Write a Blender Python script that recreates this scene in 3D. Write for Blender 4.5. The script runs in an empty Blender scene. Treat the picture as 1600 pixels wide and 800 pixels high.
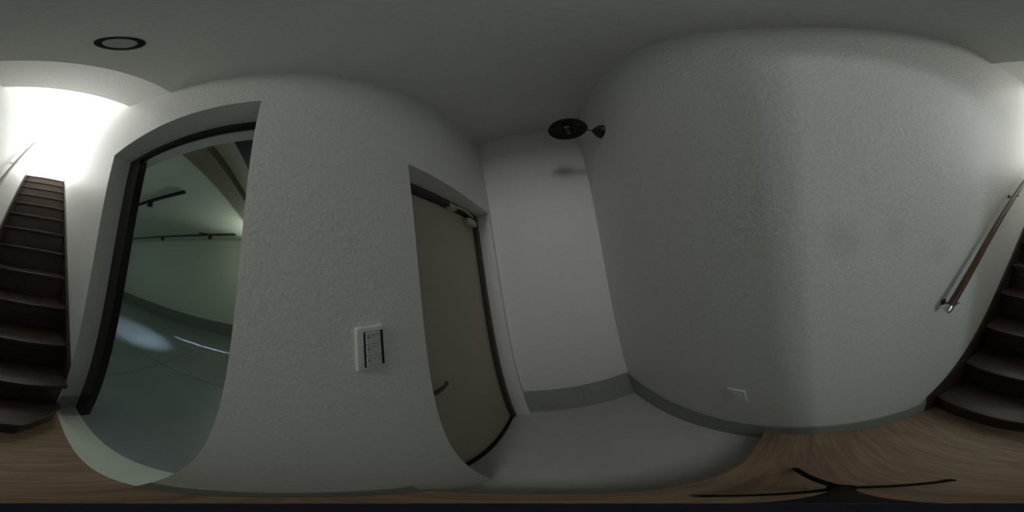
import bpy, bmesh, math, random
from mathutils import Vector, Matrix

random.seed(7)
S = bpy.context.scene
C = S.collection
H = 1.37                                    # height of the panoramic camera over the wooden floor

# ------------------------------------------------------------------ camera
def rot_world(a, b, c):
    ca, sa, cb, sb, cc, sc = math.cos(a), math.sin(a), math.cos(b), math.sin(b), math.cos(c), math.sin(c)
    rx = Matrix(((1, 0, 0), (0, ca, -sa), (0, sa, ca)))
    ry = Matrix(((cb, 0, sb), (0, 1, 0), (-sb, 0, cb)))
    rz = Matrix(((cc, -sc, 0), (sc, cc, 0), (0, 0, 1)))
    return rz @ rx @ ry
R = rot_world(0.0777832, 0.15773926, 0.2015625)      # (right, forward, up) -> world
cam = bpy.data.cameras.new('panorama_camera')
cam.type = 'PANO'
try:
    cam.panorama_type = 'EQUIRECTANGULAR'
except Exception:
    cam.cycles.panorama_type = 'EQUIRECTANGULAR'
cam.clip_start = 0.02
cam.clip_end = 100
camo = bpy.data.objects.new('panorama_camera', cam)
C.objects.link(camo)
m3 = Matrix((R.col[0], R.col[2], -R.col[1])).transposed()
camo.matrix_world = Matrix.Translation((0, 0, H)) @ m3.to_4x4()
S.camera = camo

# ------------------------------------------------------------------ world, daylight, exposure
S.view_settings.view_transform = 'Standard'
S.view_settings.look = 'None'
S.view_settings.gamma = 1
S.view_settings.use_curve_mapping = False
S.view_settings.exposure = -0.1
W = bpy.data.worlds.new('overcast_sky')
S.world = W
W.use_nodes = True
bg = W.node_tree.nodes['Background']
# hazy sky, brightest towards the horizon all around
wn, wk = W.node_tree.nodes, W.node_tree.links
w_tc = wn.new('ShaderNodeTexCoord'); w_sep = wn.new('ShaderNodeSeparateXYZ'); w_rp = wn.new('ShaderNodeValToRGB')
wk.new(w_tc.outputs['Generated'], w_sep.inputs[0]); wk.new(w_sep.outputs['Z'], w_rp.inputs['Fac'])
w_rp.color_ramp.interpolation = 'EASE'
w_rp.color_ramp.elements[0].position = 0.30; w_rp.color_ramp.elements[0].color = (1.0, 1.0, 0.96, 1)
w_rp.color_ramp.elements[1].position = 0.85; w_rp.color_ramp.elements[1].color = (0.19, 0.20, 0.20, 1)
wk.new(w_rp.outputs['Color'], bg.inputs['Color'])
bg.inputs['Strength'].default_value = 9.0

def portal(name, loc, sx, sy, direction):
    l = bpy.data.lights.new(name, 'AREA')
    l.shape = 'RECTANGLE'; l.size = sx; l.size_y = sy
    l.cycles.is_portal = True
    o = bpy.data.objects.new(name, l); C.objects.link(o)
    o.location = loc
    o.rotation_euler = Vector(direction).to_track_quat('-Z', 'Y').to_euler()
    return o
XL, XR, YB, ZC = -0.37, 0.4455, 1.226, 2.644          # hall: left wall, right wall, back wall, ceiling
ZG = -0.163                                           # lower entry floor
YO = -2.75                                            # the stairs come out into the open here
ZO = 2.88                                             # ground level outside
YW = -4.2                                             # far end of the stair pit
ZTOP = 6.0
portal('stair_daylight', ((XL+XR)/2, YO, (ZO+ZTOP)/2), XR-XL, ZTOP-ZO, (0, 1, 0))
portal('pit_daylight', ((XL+XR)/2, (YO+YW)/2, ZO+0.02), XR-XL, YO-YW, (0, 0, -1))

# ------------------------------------------------------------------ materials
def mat(name, col, rough=0.6, spec=0.5, metal=0.0):
    m = bpy.data.materials.new(name); m.use_nodes = True
    b = m.node_tree.nodes['Principled BSDF']
    b.inputs['Base Color'].default_value = (*col, 1)
    b.inputs['Roughness'].default_value = rough
    b.inputs['Metallic'].default_value = metal
    b.inputs['Specular IOR Level'].default_value = spec
    return m
def nodes(m):
    nt = m.node_tree
    return nt, nt.nodes, nt.links, nt.nodes['Principled BSDF']
def texco(nt, scale=(1, 1, 1)):
    g = nt.nodes.new('ShaderNodeNewGeometry')
    mp = nt.nodes.new('ShaderNodeMapping')
    mp.inputs['Scale'].default_value = scale
    nt.links.new(g.outputs['Position'], mp.inputs['Vector'])
    return mp.outputs['Vector']
def rough_plaster(name, col, scale, strength, rough=0.6, var=0.16):
    m = mat(name, col, rough, 0.35)
    nt, N, L, b = nodes(m)
    v = texco(nt)
    n1 = N.new('ShaderNodeTexNoise'); n1.inputs['Scale'].default_value = scale
    n1.inputs['Detail'].default_value = 3
    L.new(v, n1.inputs['Vector'])
    bp = N.new('ShaderNodeBump'); bp.inputs['Strength'].default_value = strength
    bp.inputs['Distance'].default_value = 0.004
    L.new(n1.outputs['Fac'], bp.inputs['Height']); L.new(bp.outputs['Normal'], b.inputs['Normal'])
    n2 = N.new('ShaderNodeTexNoise'); n2.inputs['Scale'].default_value = 160
    n2.inputs['Detail'].default_value = 2
    L.new(v, n2.inputs['Vector'])
    mx = N.new('ShaderNodeMix'); mx.data_type = 'RGBA'
    mx.inputs['A'].default_value = (*[c*(1-var) for c in col], 1)
    mx.inputs['B'].default_value = (*[min(1, c*(1+var)) for c in col], 1)
    L.new(n2.outputs['Fac'], mx.inputs['Factor']); L.new(mx.outputs['Result'], b.inputs['Base Color'])
    return m
def concrete(name, a, bcol, scale, rough, spec=0.4):
    m = mat(name, a, rough, spec)
    nt, N, L, b = nodes(m)
    v = texco(nt)
    n1 = N.new('ShaderNodeTexNoise'); n1.inputs['Scale'].default_value = scale
    n1.inputs['Detail'].default_value = 8; n1.inputs['Roughness'].default_value = 0.65
    L.new(v, n1.inputs['Vector'])
    mx = N.new('ShaderNodeMix'); mx.data_type = 'RGBA'
    mx.inputs['A'].default_value = (*a, 1); mx.inputs['B'].default_value = (*bcol, 1)
    L.new(n1.outputs['Fac'], mx.inputs['Factor']); L.new(mx.outputs['Result'], b.inputs['Base Color'])
    bp = N.new('ShaderNodeBump'); bp.inputs['Strength'].default_value = 0.15; bp.inputs['Distance'].default_value = 0.002
    n2 = N.new('ShaderNodeTexNoise'); n2.inputs['Scale'].default_value = 180
    L.new(v, n2.inputs['Vector']); L.new(n2.outputs['Fac'], bp.inputs['Height']); L.new(bp.outputs['Normal'], b.inputs['Normal'])
    return m
def wood(name, dark, light, scale, rough, spec=0.4):
    m = mat(name, dark, rough, spec)
    nt, N, L, b = nodes(m)
    v = texco(nt, scale)
    n1 = N.new('ShaderNodeTexNoise'); n1.inputs['Scale'].default_value = 1.0
    n1.inputs['Detail'].default_value = 6; n1.inputs['Roughness'].default_value = 0.6
    n1.inputs['Distortion'].default_value = 0.6
    L.new(v, n1.inputs['Vector'])
    rp = N.new('ShaderNodeValToRGB')
    rp.color_ramp.elements[0].position = 0.3; rp.color_ramp.elements[0].color = (*dark, 1)
    rp.color_ramp.elements[1].position = 0.72; rp.color_ramp.elements[1].color = (*light, 1)
    L.new(n1.outputs['Fac'], rp.inputs['Fac']); L.new(rp.outputs['Color'], b.inputs['Base Color'])
    bp = N.new('ShaderNodeBump'); bp.inputs['Strength'].default_value = 0.1; bp.inputs['Distance'].default_value = 0.002
    L.new(n1.outputs['Fac'], bp.inputs['Height']); L.new(bp.outputs['Normal'], b.inputs['Normal'])
    return m
M = {}
M['wall'] = rough_plaster('white_wall_paper', (0.84, 0.845, 0.82), 75, 0.55, 0.5)
M['ceiling'] = rough_plaster('white_ceiling_paper', (0.87, 0.88, 0.84), 75, 0.3, 0.7)
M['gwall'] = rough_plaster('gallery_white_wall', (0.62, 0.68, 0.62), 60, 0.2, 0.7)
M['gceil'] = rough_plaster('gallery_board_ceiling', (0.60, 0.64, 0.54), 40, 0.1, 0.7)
M['plinth'] = concrete('grey_plinth_tile', (0.30, 0.32, 0.30), (0.42, 0.44, 0.42), 14, 0.5)
M['gplinth'] = concrete('dark_grey_plinth', (0.17, 0.19, 0.17), (0.26, 0.28, 0.26), 9, 0.6)
M['entry'] = concrete('grey_entry_mortar', (0.56, 0.56, 0.52), (0.70, 0.70, 0.66), 9, 0.55)
M['sill'] = concrete('pale_concrete_sill', (0.58, 0.64, 0.57), (0.72, 0.77, 0.69), 6, 0.5)
M['slab'] = concrete('polished_concrete_slab', (0.22, 0.255, 0.275), (0.32, 0.355, 0.375), 3, 0.32, 0.5)
M['wood'] = wood('brown_wood_floor', (0.205, 0.136, 0.085), (0.395, 0.275, 0.182), (4, 42, 30), 0.42)
M['stair'] = wood('dark_brown_stair_wood', (0.026, 0.016, 0.012), (0.062, 0.040, 0.029), (6, 60, 60), 0.38)
M['rail'] = wood('brown_rail_wood', (0.070, 0.036, 0.022), (0.14, 0.075, 0.048), (70, 9, 9), 0.35)
M['beam'] = concrete('olive_brown_beam', (0.23, 0.21, 0.13), (0.30, 0.27, 0.17), 8, 0.7)
M['black'] = mat('black_metal', (0.012, 0.012, 0.014), 0.45)
M['frame'] = mat('dark_brown_sash_metal', (0.018, 0.014, 0.014), 0.4)
M['steel'] = rough_plaster('beige_grey_painted_steel', (0.50, 0.465, 0.375), 240, 0.05, 0.5, 0.04)
M['dframe'] = mat('brown_painted_steel_frame', (0.085, 0.066, 0.058), 0.45)
M['rubber'] = mat('black_rubber', (0.012, 0.011, 0.012), 0.7)
M['closer'] = mat('silver_grey_closer', (0.60, 0.57, 0.48), 0.4, 0.5, 0.3)
M['chrome'] = mat('brushed_silver', (0.72, 0.72, 0.72), 0.28, 0.5, 1.0)
M['handle'] = mat('dull_metal_handle', (0.14, 0.13, 0.12), 0.35, 0.5, 0.8)
M['plastic'] = mat('white_plastic', (0.80, 0.81, 0.79), 0.3)
M['key'] = mat('pale_switch_key', (0.62, 0.66, 0.62), 0.35)
M['gap'] = mat('dark_blue_black_gap', (0.010, 0.008, 0.022), 0.5)
M['print'] = mat('dark_print', (0.05, 0.055, 0.06), 0.6)
M['diffuser'] = mat('frosted_lens', (0.55, 0.57, 0.52), 0.5)
M['brass'] = mat('lamp_socket_metal', (0.55, 0.50, 0.40), 0.3, 0.5, 1.0)
M['navy'] = mat('black_navy_plastic', (0.003, 0.004, 0.013), 0.35)
M['tripod'] = mat('matt_black_tripod', (0.008, 0.007, 0.007), 0.75, 0.2)
M['lens'] = mat('spot_lens', (0.75, 0.78, 0.72), 0.3)
def glass(name):
    m = bpy.data.materials.new(name); m.use_nodes = True
    nt = m.node_tree; nt.nodes.clear()
    o = nt.nodes.new('ShaderNodeOutputMaterial'); mx = nt.nodes.new('ShaderNodeMixShader')
    t = nt.nodes.new('ShaderNodeBsdfTransparent'); g = nt.nodes.new('ShaderNodeBsdfGlossy')
    g.inputs['Roughness'].default_value = 0.03
    f = nt.nodes.new('ShaderNodeFresnel'); f.inputs['IOR'].default_value = 1.45
    nt.links.new(f.outputs[0], mx.inputs[0]); nt.links.new(t.outputs[0], mx.inputs[1]); nt.links.new(g.outputs[0], mx.inputs[2])
    nt.links.new(mx.outputs[0], o.inputs[0])
    return m
M['glass'] = glass('clear_bulb_glass')

# ------------------------------------------------------------------ mesh helpers
def add_box(bm, x0, x1, y0, y1, z0, z1):
    vs = [bm.verts.new((x, y, z)) for x in (x0, x1) for y in (y0, y1) for z in (z0, z1)]
    for f in ((0, 1, 3, 2), (4, 6, 7, 5), (0, 4, 5, 1), (2, 3, 7, 6), (0, 2, 6, 4), (1, 5, 7, 3)):
        bm.faces.new([vs[i] for i in f])
def boxes(*bs):
    bm = bmesh.new()
    for b in bs:
        add_box(bm, *b)
    bmesh.ops.recalc_face_normals(bm, faces=bm.faces)
    return bm
def prism(pts, axis, a, b):
    """polygon of 2-d points extruded along one axis: axis 0 takes (y,z), 1 takes (x,z), 2 takes (x,y)"""
    bm = bmesh.new()
    def P(p, t):
        q = [p[0], p[1]]; q.insert(axis, t); return q
    lo = [bm.verts.new(P(p, a)) for p in pts]; hi = [bm.verts.new(P(p, b)) for p in pts]
    bm.faces.new(lo); bm.faces.new(hi[::-1])
    n = len(pts)
    for i in range(n):
        bm.faces.new((lo[i], hi[i], hi[(i+1) % n], lo[(i+1) % n]))
    bmesh.ops.recalc_face_normals(bm, faces=bm.faces)
    return bm
def frame_of(d):
    d = Vector(d).normalized()
    u = d.orthogonal().normalized()
    return d, u, d.cross(u)
def tube(bm, pts, radii, seg=16, cap=True):
    pts = [Vector(p) for p in pts]
    if not hasattr(radii, '__len__'): radii = [radii]*len(pts)
    rings = []; u = None
    for i, p in enumerate(pts):
        d = (pts[min(i+1, len(pts)-1)] - pts[max(i-1, 0)]).normalized()
        u = d.orthogonal().normalized() if u is None else (u - d*u.dot(d)).normalized()
        v = d.cross(u)
        rings.append([bm.verts.new(p + (u*math.cos(2*math.pi*k/seg) + v*math.sin(2*math.pi*k/seg))*radii[i]) for k in range(seg)])
    for a, b in zip(rings, rings[1:]):
        for k in range(seg):
            bm.faces.new((a[k], a[(k+1) % seg], b[(k+1) % seg], b[k]))
    if cap:
        bm.faces.new(rings[0][::-1]); bm.faces.new(rings[-1])
    return bm
def lathe(bm, prof, origin, axis, seg=32, close=False):
    """prof: (radius, height along axis) pairs; radius 0 makes a pole"""
    d, u, v = frame_of(axis); o = Vector(origin)
    rings = []
    for r, h in prof:
        if r < 1e-6:
            rings.append([bm.verts.new(o + d*h)])
        else:
            rings.append([bm.verts.new(o + d*h + (u*math.cos(2*math.pi*k/seg) + v*math.sin(2*math.pi*k/seg))*r) for k in range(seg)])
    pairs = list(zip(rings, rings[1:]))
    if close: pairs.append((rings[-1], rings[0]))
    for a, b in pairs:
        for k in range(seg):
            k2 = (k+1) % seg
            if len(a) == 1 and len(b) == 1: continue
            if len(a) == 1: bm.faces.new((a[0], b[k2], b[k]))
            elif len(b) == 1: bm.faces.new((a[k], a[k2], b[0]))
            else: bm.faces.new((a[k], a[k2], b[k2], b[k]))
    bmesh.ops.recalc_face_normals(bm, faces=bm.faces)
    return bm
def rounded(bm, w, seg=2):
    bmesh.ops.bevel(bm, geom=bm.edges[:], offset=w, segments=seg, profile=0.6, affect='EDGES', clamp_overlap=True)
    return bm
def obj(name, bm, m, parent=None, smooth=False, label=None):
    me = bpy.data.meshes.new(name)
    bm.to_mesh(me); bm.free()
    me.materials.append(m)
    if smooth:
        me.shade_smooth()
        try: me.set_sharp_from_angle(angle=math.radians(40))
        except Exception: pass
    o = bpy.data.objects.new(name, me); C.objects.link(o)
    if parent:
        o.parent = parent
        root = parent
        off = Vector(root.location)
        while root.parent:
            root = root.parent; off += Vector(root.location)
        for v in me.vertices: v.co -= off
    if label: o['label'] = label
    return o
def struct(name, bm, m, label, parent=None, smooth=False):
    o = obj(name, bm, m, parent, smooth)
    if not parent:
        o['kind'] = 'structure'; o['label'] = label
    return o
def thing(name, loc, label, cat=None, group=None, structure=False):
    o = bpy.data.objects.new(name, None); C.objects.link(o)
    o.location = loc; o.empty_display_size = 0.1
    o['label'] = label
    if structure: o['kind'] = 'structure'
    elif cat: o['category'] = cat
    if group: o['group'] = group
    return o
def dup(root, delta, label, group=None):
    r = root.copy(); C.objects.link(r); r.location = Vector(root.location) + Vector(delta); r['label'] = label
    if group: r['group'] = group
    for ch in list(root.children):
        c = ch.copy(); C.objects.link(c); c.parent = r
        for g in ch.children:
            d = g.copy(); C.objects.link(d); d.parent = c
    return r

# ------------------------------------------------------------------ the hall shell
XG = -0.60                                            # gallery side of the left wall
GY0, GY1, GZ = -0.96, -0.12, 2.15                     # wide opening to the gallery
DY0, DY1, DZ = 0.372, 1.172, 1.83                     # steel door niche
struct('wall_left', boxes(
    (XG, XL, YO, GY0, -0.20, ZTOP), (XG, XL, YW, YO, -0.20, ZO), (XG, XL, GY0, GY1, GZ, 2.95), (XG, -0.53, GY0, GY1, 2.112, GZ), (XG, XL, GY1, DY0, -0.20, 2.72),
    (XG, XL, DY0, DY1, DZ, 2.72), (XG, XL, DY1, YB+0.1, -0.20, 2.72)), M['wall'],
    'white textured wall with the wide dark framed opening and the steel door')
def darken_spots(m, spots, amount):  # mixes a darker grey into soft, noise-warped spots
    nt, N, L, b = nodes(m)
    src = b.inputs['Base Color'].links[0].from_socket
    g = N.new('ShaderNodeNewGeometry'); acc = None
    nz_ = N.new('ShaderNodeTexNoise'); nz_.inputs['Scale'].default_value = 9; L.new(g.outputs['Position'], nz_.inputs['Vector'])
    wv = N.new('ShaderNodeVectorMath'); wv.operation = 'MULTIPLY_ADD'
    L.new(nz_.outputs['Color'], wv.inputs[0]); wv.inputs[1].default_value = (0, 0.12, 0.10); L.new(g.outputs['Position'], wv.inputs[2])
    for (p, r, k) in spots:
        sb_ = N.new('ShaderNodeVectorMath'); sb_.operation = 'SUBTRACT'
        L.new(wv.outputs[0], sb_.inputs[0]); sb_.inputs[1].default_value = Vector(p) + Vector((0, 0.06, 0.05))
        ln = N.new('ShaderNodeVectorMath'); ln.operation = 'LENGTH'; L.new(sb_.outputs[0], ln.inputs[0])
        mr = N.new('ShaderNodeMapRange'); mr.interpolation_type = 'SMOOTHSTEP'
        mr.inputs['From Min'].default_value = 0; mr.inputs['From Max'].default_value = r
        mr.inputs['To Min'].default_value = k; mr.inputs['To Max'].default_value = 0
        L.new(ln.outputs['Value'], mr.inputs['Value'])
        if acc is None: acc = mr.outputs[0]
        else:
            ad = N.new('ShaderNodeMath'); ad.operation = 'MAXIMUM'; L.new(acc, ad.inputs[0]); L.new(mr.outputs[0], ad.inputs[1]); acc = ad.outputs[0]
    mx = N.new('ShaderNodeMix'); mx.data_type = 'RGBA'
    L.new(acc, mx.inputs['Factor']); L.new(src, mx.inputs['A']); mx.inputs['B'].default_value = (*amount, 1)
    L.new(mx.outputs['Result'], b.inputs['Base Color'])
M['spotted_wall'] = rough_plaster('white_wall_paper_with_dark_spots', (0.84, 0.845, 0.82), 75, 0.55, 0.5, 0.16)
darken_spots(M['spotted_wall'], [((XR, -0.10, 1.335), 0.085, 0.26), ((XR, -0.28, 1.36), 0.07, 0.16), ((XR, -0.50, 1.31), 0.09, 0.16)], (0.40, 0.41, 0.40))
struct('wall_right', boxes((XR, XR+0.12, YO, YB+0.1, -0.20, ZTOP), (XR, XR+0.12, YW, YO, -0.20, ZO)), M['spotted_wall'],
    'long blank white wall carrying the handrail beside the stairs')
struct('wall_back', boxes((XL, XR, YB, YB+0.1, -0.20, 2.72)), M['wall'],
    'narrow white end wall of the lower entry beside the steel door')
struct('ceiling', boxes((XL, XR, -0.572, YB, ZC, ZC+0.08)), M['ceiling'], 'flat off-white ceiling over the hall')
struct('ceiling', prism([(-0.572, ZC), (-1.005, 2.885), (-1.005, ZTOP), (-0.90, ZTOP), (-0.90, 2.95), (-0.572, ZC+0.08)], 0, XL, XR),
    M['wall'], 'sloping white soffit rising over the bottom of the stairs')
struct('ceiling', boxes((XG, XR+0.12, YO, -0.90, ZTOP, ZTOP+0.08)), M['wall'], 'high white ceiling over the foot of the stairwell')
struct('floor', boxes((XL, XR, 0.09, YB, ZG-0.05, ZG), (-0.53, XL, DY0, DY1, ZG-0.05, ZG)), M['entry'],
    'lower grey mortar floor of the entry in front of the steel door')
fl = thing('floor', (0, 0, 0), 'brown wooden hall floor with a nosing edge at the entry step', structure=True)
obj('floor_deck', boxes((XL, XR, YW, 0.09, -0.20, 0.0), (XL, XR, 0.09, 0.197, -0.03, 0.0)), M['wood'], fl)
nb = boxes((XL, XR, 0.196, 0.216, -0.03, 0.0)); rounded(nb, 0.004)
obj('step_nosing', nb, M['wood'], fl, True)
obj('step_riser', boxes((XL, XR, 0.091, 0.105, ZG-0.02, -0.031)), M['stair'], fl)
struct('floor', boxes((-0.50, XL, GY0, GY1, -0.05, 0.0)), M['sill'], 'pale grey concrete threshold of the wide opening')

# baseboards
def base_bm(*bs):
    return rounded(boxes(*bs), 0.003, 2)
BT = 0.18
br = thing('baseboard_right', (XR, 0, 0), 'grey tile baseboard along the right wall', structure=True)
obj('baseboard_run', base_bm((XR-0.012, XR, -0.556, 0.206, 0.0, BT)), M['plinth'], br)
obj('baseboard_run', base_bm((XR-0.012, XR, 0.207, YB, ZG, BT)), M['plinth'], br)
bb = thing('baseboard_back', (0, YB, ZG), 'grey tile baseboard along the back wall of the entry', structure=True)
obj('baseboard_tile', base_bm((XL+0.002, 0.0435, YB-0.012, YB, ZG, BT)), M['plinth'], bb)
obj('tile_joint', boxes((0.0425, 0.0475, YB-0.009, YB, ZG, BT-0.002)), M['gplinth'], bb)
obj('baseboard_tile', base_bm((0.0465, XR-0.012, YB-0.012, YB, ZG, BT)), M['plinth'], bb)
bl = thing('baseboard_left', (XL, 0, 0), 'grey tile baseboard along the left wall between the openings', structure=True)
obj('baseboard_run', base_bm((XL, XL+0.008, GY1, 0.196, 0.0, 0.15)), M['plinth'], bl)
obj('baseboard_return', base_bm((-0.50, XL-0.001, GY0, GY0+0.008, 0.0, BT)), M['plinth'], bl)

# ------------------------------------------------------------------ staircase
st = thing('staircase', (0, -0.6, 0), 'steep dark brown wooden staircase climbing to the bright window', 'staircase')
RUN, RISE, Y0, Z0, NS = 0.237, 0.2335, -0.615, 0.205, 12
SXL, SXR = -0.345, 0.425
def ny(k): return Y0 - RUN*k
def nz(k): return Z0 + RISE*k
for k in range(NS+1):
    y, z = ny(k), nz(k)
    yb = y - RUN - 0.01 if k < NS else YW
    if k == 0:
        poly = [(SXR, y), (-0.155, y), (-0.345, y-0.185), (-0.345, yb), (SXR, yb)]
    else:
        poly = [(SXR, y), (SXL if k > 1 else -0.348, y), (SXL if k > 1 else -0.348, yb), (SXR, yb)]
    t = prism(poly, 2, z-0.032, z); rounded(t, 0.008, 3)
    obj('tread', t, M['stair'], st, True)
    zb = nz(k-1) if k else 0.0
    ri = 0.022
    if k == 0:
        rp = [(SXR, y-ri), (-0.148, y-ri), (-0.330, y-0.195), (-0.330, y-0.235), (SXR, y-0.235)]
        obj('riser', prism(rp, 2, zb, z-0.030), M['stair'], st)
    elif k == 1:
        rp = [(SXR, y-ri), (-0.330, y-ri), (-0.330, y-0.235), (SXR, y-0.235)]
        obj('riser', prism(rp, 2, 0.0, z-0.030), M['stair'], st)
    else:
        obj('riser', boxes((SXL, SXR, y-ri-0.012, y-ri, zb-0.02, z-0.030)), M['stair'], st)
sl = 1.0
obj('stringer', prism([(-0.556, 0), (-0.556, 0.235), (-3.35, 0.235+1.0*2.79), (-3.75, 3.24), (-3.75, 2.60), (-1.2, 0.0)], 0, SXR-0.001, XR-0.002), M['stair'], st)
obj('stringer', prism([(-0.961, 0.42), (-0.961, 0.575), (-3.50, 3.05), (-3.75, 3.05), (-3.75, 2.55), (-1.3, 0.1)], 0, XL+0.002, SXL+0.001), M['stair'], st)

# ------------------------------------------------------------------ handrail
hr = thing('handrail', (0.386, -0.52, 1.02), 'round brown wooden handrail with silver end cap on the right wall', 'handrail')
A, B = Vector((0.386, -0.535, 1.045)), Vector((0.386, -3.0, 3.62))
dv = (B-A).normalized()
obj('rail', tube(bmesh.new(), [A, B], 0.0175, 24), M['rail'], hr, True)
cp = bmesh.new(); lathe(cp, [(0.0, -0.021), (0.012, -0.020), (0.0175, -0.015), (0.0188, 0.0), (0.0188, 0.012), (0.0176, 0.012)], A, dv, 24)
obj('end_cap', cp, M['chrome'], hr, True, label='silver end cap')
for t in (0.045, 0.985, 1.925, 2.865):
    p = A + dv*t
    bk = bmesh.new()
    d0, u0, v0 = frame_of(dv)
    low = p + Vector((0, 0, -0.020))
    tube(bk, [p + Vector((-0.016, -0.004, -0.016)), low, p + Vector((0.02, 0, -0.030)), Vector((XR-0.004, p.y, p.z-0.030))], 0.005, 10)
    lathe(bk, [(0.0, -0.006), (0.016, -0.005), (0.018, 0.0)], (XR, p.y, p.z-0.030), (1, 0, 0), 20)
    tube(bk, [p + Vector((-0.012, 0.022, -0.014)) , p + Vector((-0.012, -0.022, -0.014))], 0.006, 8)
    obj('rail_bracket', bk, M['handle'], hr, True)

# ------------------------------------------------------------------ steel door
d1 = thing('door_1', (-0.47, 0.77, ZG), 'beige grey steel door with closer and lever in a deep white niche', structure=True)
fx0, fx1 = -0.56, -0.47
obj('door_frame', boxes((fx0, fx1, DY1-0.040, DY1, ZG, DZ), (fx0, fx1, DY0, DY0+0.040, ZG, DZ), (fx0, fx1, DY0+0.040, DY1-0.040, DZ-0.035, DZ)), M['dframe'], d1)
leaf = rounded(boxes((-0.545, -0.500, DY0+0.046, DY1-0.046, ZG+0.022, DZ-0.041)), 0.002, 1)
lf = obj('door_leaf', leaf, M['steel'], d1)
obj('gasket', boxes((-0.552, -0.504, DY1-0.046, DY1-0.040, ZG, DZ-0.035), (-0.552, -0.504, DY0+0.040, DY0+0.046, ZG, DZ-0.035),
                    (-0.552, -0.504, DY0+0.046, DY1-0.046, DZ-0.041, DZ-0.035)), M['rubber'], d1)
obj('threshold', boxes((fx0, -0.482, DY0+0.040, DY1-0.040, ZG, ZG+0.020)), M['rubber'], d1)
cl = obj('door_closer', rounded(boxes((-0.499, -0.455, 0.985, 1.112, 1.722, 1.772)), 0.010, 3), M['closer'], d1, True, label='silver grey closer box')
am = bmesh.new()
tube(am, [(-0.474, 1.08, 1.775), (-0.474, 1.08, 1.788), (-0.462, 1.06, 1.792), (-0.440, 0.90, 1.792)], 0.007, 10)
tube(am, [(-0.440, 0.90, 1.796), (-0.452, 0.86, 1.800), (-0.475, 0.80, 1.803)], 0.007, 10)
obj('closer_arm', am, M['closer'], cl, True)
obj('arm_bracket', boxes((-0.500, -0.462, 0.775, 0.845, 1.780, 1.812)), M['closer'], cl)
hd = bmesh.new()
lathe(hd, [(0.0, 0.0), (0.026, 0.0), (0.026, 0.006), (0.012, 0.010), (0.010, 0.045)], (-0.500, 0.462, 0.83), (1, 0, 0), 20)
tube(hd, [(-0.462, 0.456, 0.822), (-0.456, 0.47, 0.824), (-0.455, 0.52, 0.830), (-0.458, 0.545, 0.836), (-0.468, 0.552, 0.840)], [0.010, 0.011, 0.009, 0.008, 0.006], 12)
obj('lever_handle', hd, M['handle'], d1, True, label='dull metal lever')
kb = bmesh.new(); lathe(kb, [(0.0, 0.022), (0.014, 0.020), (0.016, 0.006), (0.022, 0.004), (0.022, 0.0)], (-0.500, 0.455, 1.195), (1, 0, 0), 20)
obj('thumb_turn', kb, M['handle'], d1, True)

# ------------------------------------------------------------------ dark frame of the wide opening
wf = thing('door_2', (-0.53, -0.54, 0), 'dark brown sash frame around the wide gallery opening', structure=True)
GI = -0.852
obj('frame_post', boxes((-0.556, -0.500, GY0, GI+0.012, 0, GZ)), M['frame'], wf)
obj('frame_post', boxes((-0.556, -0.500, GY1-0.03, GY1, 0, GZ)), M['frame'], wf)
obj('frame_head', boxes((-0.53, -0.500, GI+0.012, GY1-0.03, 2.110, GZ)), M['frame'], wf)
obj('head_seal', boxes((-0.530, -0.523, GI+0.012, GY1-0.03, 2.104, 2.110)), M['chrome'], wf, label='thin pale metal strip')

# ------------------------------------------------------------------ gallery behind the opening
GX0, GYA, GYB, GZC, GBZ = -3.587, -5.46, 3.0, 2.30, 2.20
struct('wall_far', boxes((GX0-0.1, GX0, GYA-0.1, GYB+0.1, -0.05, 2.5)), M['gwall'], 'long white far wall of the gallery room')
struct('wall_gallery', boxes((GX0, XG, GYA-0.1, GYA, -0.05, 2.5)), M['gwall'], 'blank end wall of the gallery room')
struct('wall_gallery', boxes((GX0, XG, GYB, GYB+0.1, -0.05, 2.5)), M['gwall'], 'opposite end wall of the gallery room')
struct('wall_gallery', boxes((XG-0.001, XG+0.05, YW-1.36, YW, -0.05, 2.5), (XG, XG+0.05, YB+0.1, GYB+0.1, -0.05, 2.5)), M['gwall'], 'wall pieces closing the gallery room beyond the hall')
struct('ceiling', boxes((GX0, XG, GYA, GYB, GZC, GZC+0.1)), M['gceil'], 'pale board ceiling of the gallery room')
gf = thing('floor', (-2, -1, 0), 'grey polished concrete gallery floor with saw cut joints', structure=True)
g = 0.004
for x0, x1 in ((GX0, -1.678-g), (-1.678+g, -0.50)):
    for y0, y1 in ((GYA, -4.13-g), (-4.13+g, -1.38-g), (-1.38+g, 1.37-g), (1.37+g, GYB)):
        if x1 > -0.6:
            pass
        sb = boxes((x0, x1 if not (x1 > -0.6) else XG, y0, y1, -0.05, 0.0))
        obj('floor_slab', sb, M['slab'], gf)
obj('floor_slab', boxes((XG+0.0005, -0.50, GY0, GY1, -0.05, 0.0)), M['slab'], gf)
obj('subfloor', boxes((GX0, XG, GYA, GYB, -0.07, -0.012)), M['gap'], gf)
struct('baseboard_far', boxes((GX0, GX0+0.015, GYA, GYB, 0, 0.31)), M['gplinth'], 'tall dark grey plinth along the far gallery wall')
struct('trim_1', boxes((GX0, GX0+0.02, -5.4, GYB, 2.14, 2.16)), M['gwall'], 'thin picture rail high on the far gallery wall')
struct('trim_2', boxes((GX0, XG, -0.662, -0.492, GBZ, GZC)), M['beam'], 'olive brown ceiling beam crossing the gallery')
struct('trim_3', boxes((-3.0, XG-0.01, -0.320, 0.10, GBZ, GZC)), M['black'], 'black painted duct running under the gallery ceiling')
w2 = thing('window_1', (GX0, -0.80, 1.65), 'small high window in the far gallery wall hidden by the near wall', structure=True)
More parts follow.
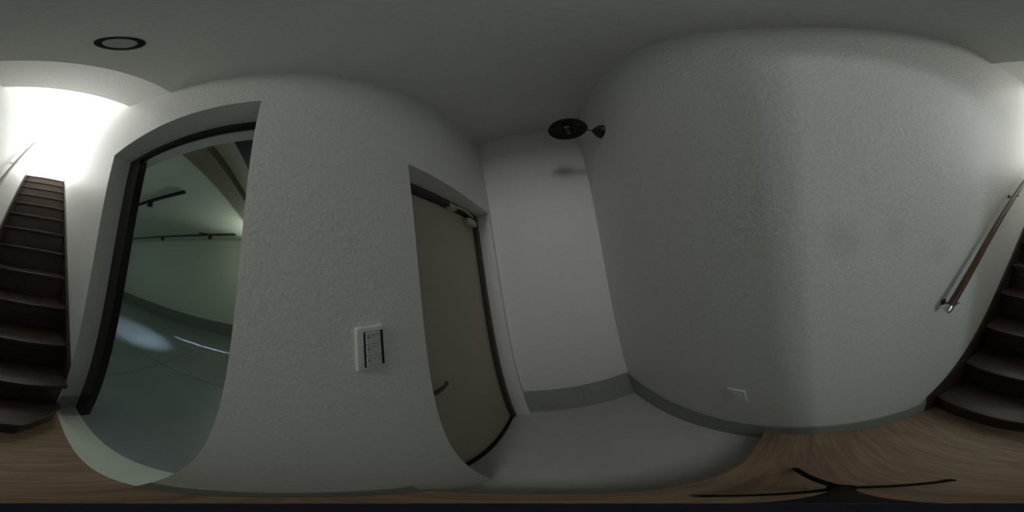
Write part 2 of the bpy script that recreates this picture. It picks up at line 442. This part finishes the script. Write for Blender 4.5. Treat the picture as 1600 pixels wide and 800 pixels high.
for nm, b in (('frame_side', (GX0, GX0+0.03, -1.12, -1.09, 1.65, 2.12)), ('frame_side', (GX0, GX0+0.03, -0.51, -0.48, 1.65, 2.12)),
              ('frame_rail', (GX0, GX0+0.03, -1.09, -0.51, 1.65, 1.68)), ('frame_rail', (GX0, GX0+0.03, -1.09, -0.51, 2.09, 2.12))):
    obj(nm, boxes(b), M['frame'], w2)
wl_ = bpy.data.lights.new('window_daylight', 'AREA'); wl_.shape = 'RECTANGLE'; wl_.size = 0.58; wl_.size_y = 0.41
wl_.energy = 4.2; wl_.spread = math.radians(95); wl_.color = (0.72, 0.89, 1.0)
wlo = bpy.data.objects.new('window_daylight', wl_); C.objects.link(wlo)
wlo.location = (GX0+0.02, -0.80, 1.885); wlo.rotation_euler = Vector((1, 0, 0)).to_track_quat('-Z', 'Z').to_euler()

# lighting tracks with spot heads
def track(x, y0, y1, label, heads):
    t = thing('light_track', (x, (y0+y1)/2, GZC), label, 'track light')
    obj('track_rail', boxes((x-0.018, x+0.018, y0, y1, GZC-0.030, GZC)), M['black'], t)
    for hx, hy, aim, power, col, size in heads:
        s = obj('spot_head', None_head(hx, hy), M['black'], t, True)
        ln = bmesh.new(); lathe(ln, [(0.0, 0.0), (0.030, 0.0)], (hx, hy, GZC-0.118), (0, 0, -1), 20)
        obj('lens', ln, M['lens'], s)
        if power:
            l = bpy.data.lights.new('spot_beam', 'SPOT'); l.energy = power; l.color = col
            l.spot_size = math.radians(size); l.spot_blend = 0.7; l.shadow_soft_size = 0.03
            lo = bpy.data.objects.new('spot_beam', l); C.objects.link(lo)
            lo.parent = s
            lo.location = Vector((hx, hy, GZC-0.125)) - Vector(t.location)
            lo.rotation_euler = (Vector(aim)-Vector((hx, hy, GZC-0.125))).to_track_quat('-Z', 'Y').to_euler()
    return t
def None_head(hx, hy):
    b = bmesh.new()
    lathe(b, [(0.0, 0.0), (0.034, 0.0), (0.036, 0.004), (0.036, 0.075), (0.030, 0.078), (0.030, 0.074), (0.0, 0.074)], (hx, hy, GZC-0.042), (0, 0, -1), 20)
    add_box(b, hx-0.012, hx+0.012, hy-0.03, hy+0.03, GZC-0.046, GZC-0.028)
    bmesh.ops.recalc_face_normals(b, faces=b.faces)
    return b
t1 = track(-1.275, -4.6, -1.10, 'black lighting track nearest the opening on the gallery ceiling', [(-1.275, -1.66, (0, 0, 0), 0, None, 0)])
t2 = track(-3.03, -5.2, -1.12, 'long black lighting track along the far gallery wall', [(-3.03, -3.15, (0, 0, 0), 0, None, 0), (-3.03, -1.70, (0, 0, 0), 0, None, 0)])
bmx = bmesh.new(); tube(bmx, [(-3.03, -1.66, GZC-0.02), (-2.84, -1.88, GZC-0.02)], 0.012, 8)
obj('track_branch', bmx, M['black'], t2)

# gallery lights out of view: ceiling glow, floor beam, and an added fill
def lamp(name, kind, loc, energy, col, aim=None, size=0.1, cone=60):
    l = bpy.data.lights.new(name, kind); l.energy = energy; l.color = col
    if kind == 'SPOT':
        l.spot_size = math.radians(cone); l.spot_blend = 1.0; l.shadow_soft_size = size
    else:
        l.shadow_soft_size = size
    o = bpy.data.objects.new(name, l); C.objects.link(o); o.location = loc
    if aim: o.rotation_euler = (Vector(aim)-Vector(loc)).to_track_quat('-Z', 'Y').to_euler()
    return o
lamp('gallery_uplight', 'POINT', (-2.5, -0.45, 1.98), 7.0, (0.95, 1.0, 0.66), size=0.05)
lamp('gallery_day_beam', 'SPOT', (-2.25, 0.9, 1.7), 620, (0.66, 0.82, 1.0), aim=(-2.06, -2.55, 0.0), size=0.05, cone=17)
lamp('gallery_end_fill', 'POINT', (-1.1, -4.7, 1.8), 5, (0.82, 1.0, 0.86), size=0.08)  # unseen fill light added to brighten the far gallery wall
sl_ = bpy.data.lights.new('floor_streak_light', 'AREA'); sl_.shape = 'RECTANGLE'; sl_.size = 0.012; sl_.size_y = 2.0  # unseen strip light added under the ceiling for the thin floor streak
sl_.energy = 0.35; sl_.color = (0.66, 0.84, 1.0); sl_.spread = math.radians(2)
slo = bpy.data.objects.new('floor_streak_light', sl_); C.objects.link(slo); slo.location = (-2.69, -1.0, GZC-0.01)

# ------------------------------------------------------------------ fittings on the walls and ceiling
dl = thing('downlight', (0.042, -0.358, ZC), 'round recessed ceiling downlight with a black trim ring', 'downlight')
rg = bmesh.new(); lathe(rg, [(0.057, 0.0), (0.056, -0.004), (0.042, -0.004), (0.038, 0.0)], (0.042, -0.358, ZC), (0, 0, 1), 40, close=True)
obj('trim_ring', rg, M['black'], dl, True)
ds = bmesh.new(); lathe(ds, [(0.0, -0.0012), (0.0385, -0.0012)], (0.042, -0.358, ZC), (0, 0, 1), 40)
obj('diffuser', ds, M['diffuser'], dl)

sw = thing('light_switch', (XL, 0.188, 1.195), 'white wall switch plate with three labelled keys between the two openings', 'switch')
pl = rounded(boxes((XL, XL+0.010, 0.150, 0.226, 1.135, 1.262)), 0.0048, 3)
obj('plate', pl, M['plastic'], sw, True)
obj('key_surround', boxes((XL+0.008, XL+0.0107, 0.168, 0.2195, 1.146, 1.248)), M['gap'], sw)
for i in range(3):
    z0 = 1.147+0.0337*i
    ky = obj('switch_key', rounded(boxes((XL+0.010, XL+0.0135, 0.1730, 0.2115, z0, z0+0.0325)), 0.0012, 1), M['key'], sw)
    mk = bmesh.new()
    add_box(mk, XL+0.0134, XL+0.0138, 0.1750, 0.1825, z0+0.0180, z0+0.0205)
    add_box(mk, XL+0.0134, XL+0.0138, 0.1740, 0.1860, z0+0.0260, z0+0.0270)
    add_box(mk, XL+0.0134, XL+0.0138, 0.1900, 0.1960, z0+0.0235, z0+0.0255)
    add_box(mk, XL+0.0134, XL+0.0138, 0.2000, 0.2085, z0+0.0255, z0+0.0265)
    bmesh.ops.recalc_face_normals(mk, faces=mk.faces)
    obj('key_print', mk, M['print'], ky)

ot = thing('outlet_plate', (XR, 0.271, 0.585), 'white outlet plate low on the right wall above the entry step', 'outlet')
obj('plate', rounded(boxes((XR-0.008, XR, 0.234, 0.308, 0.527, 0.645)), 0.003, 3), M['wall'], ot, True)
obj('insert', rounded(boxes((XR-0.0095, XR-0.007, 0.258, 0.284, 0.552, 0.620)), 0.001, 1), M['wall'], ot)

# wall lamp
lx, ly, lz = 0.255, 0.800, 2.200
wl = thing('wall_lamp', (XR, 0.806, 2.20), 'black saucer shaded wall lamp with a bare bulb on the right wall', 'lamp')
ba = bmesh.new(); lathe(ba, [(0.050, 0.0), (0.050, 0.006), (0.046, 0.018), (0.034, 0.034), (0.020, 0.046), (0.012, 0.055), (0.0, 0.057)], (XR, 0.806, 2.20), (-1, 0, 0), 32)
obj('wall_base', ba, M['black'], wl, True)
kn = bmesh.new(); lathe(kn, [(0.0, 0.012), (0.006, 0.011), (0.007, 0.0)], (XR-0.026, 0.806, 2.155), (-0.3, 0, -1), 12)
obj('base_screw', kn, M['black'], wl, True)
ar = bmesh.new(); tube(ar, [(XR-0.05, 0.806, 2.20), (0.37, 0.804, 2.203), (0.345, 0.803, 2.215), (lx, ly, 2.252)], 0.004, 10)
obj('arm', ar, M['black'], wl, True)
sh = bmesh.new()
lathe(sh, [(0.104, 0.0), (0.098, 0.014), (0.075, 0.030), (0.045, 0.042), (0.024, 0.050), (0.022, 0.085), (0.0, 0.088),
           (0.0, 0.046), (0.022, 0.046), (0.044, 0.037), (0.073, 0.026), (0.096, 0.011), (0.102, 0.0)], (lx, ly, lz), (0, 0, 1), 40)
shd = obj('shade', sh, M['black'], wl, True)
so = bmesh.new(); lathe(so, [(0.015, 0.046), (0.015, 0.026), (0.012, 0.024), (0.0, 0.024)], (lx, ly, lz), (0, 0, 1), 24)
obj('socket', so, M['brass'], wl, True)
bu = bmesh.new(); lathe(bu, [(0.012, 0.026), (0.014, 0.016), (0.022, 0.002), (0.025, -0.012), (0.021, -0.026), (0.011, -0.034), (0.0, -0.036)], (lx, ly, lz), (0, 0, 1), 24)
blb = obj('bulb', bu, M['glass'], wl, True, label='clear glass bulb')
fi = bmesh.new(); tube(fi, [(lx, ly, lz+0.02), (lx, ly, lz-0.01)], [0.004, 0.003], 8)
obj('filament_stem', fi, M['chrome'], blb, True)

# ------------------------------------------------------------------ tripod under the camera
nd = (R @ Vector((0, 0, -1))).normalized()
cam_p = Vector((0, 0, H))
tp = thing('camera_tripod', (-0.027, 0.007, 0), 'small black tripod with a thin upright pole on the wooden floor', 'tripod')
pj = cam_p + nd*0.175
obj('ball_head', lathe(bmesh.new(), [(0.0, -0.010), (0.006, -0.008), (0.0092, -0.003), (0.0092, 0.003), (0.006, 0.008), (0.0, 0.010)], pj, nd, 24), M['navy'], tp, True)
obj('camera_mount', tube(bmesh.new(), [cam_p + nd*0.10, cam_p + nd*0.168], 0.0050, 16), M['navy'], tp, True)
obj('pole', tube(bmesh.new(), [(pj.x, pj.y, pj.z-0.008), (pj.x, pj.y, 0.62), (pj.x, pj.y, 0.61), (pj.x, pj.y, 0.12)], [0.0070, 0.0070, 0.0085, 0.0085], 16), M['tripod'], tp, True)
obj('hub', lathe(bmesh.new(), [(0.0, 0.10), (0.016, 0.10), (0.020, 0.115), (0.020, 0.145), (0.013, 0.16), (0.0, 0.16)], (pj.x, pj.y, 0), (0, 0, 1), 20), M['tripod'], tp, True)
for fx, fy in ((0.128, 0.072), (-0.068, -0.150), (-0.122, 0.135)):
    d = (Vector((fx, fy, 0)) - Vector((pj.x, pj.y, 0))).normalized()
    p0 = Vector((pj.x, pj.y, 0.13)) + d*0.015
    p1 = Vector((fx, fy, 0.012))
    lg = obj('leg', tube(bmesh.new(), [p0, p0.lerp(p1, 0.5), p1], [0.010, 0.009, 0.0085], 12), M['tripod'], tp, True)
    obj('foot', lathe(bmesh.new(), [(0.0, 0.0), (0.009, 0.0), (0.011, 0.006), (0.010, 0.016), (0.0, 0.018)], (fx, fy, 0), (0, 0, 1), 14), M['rubber'], lg, True)
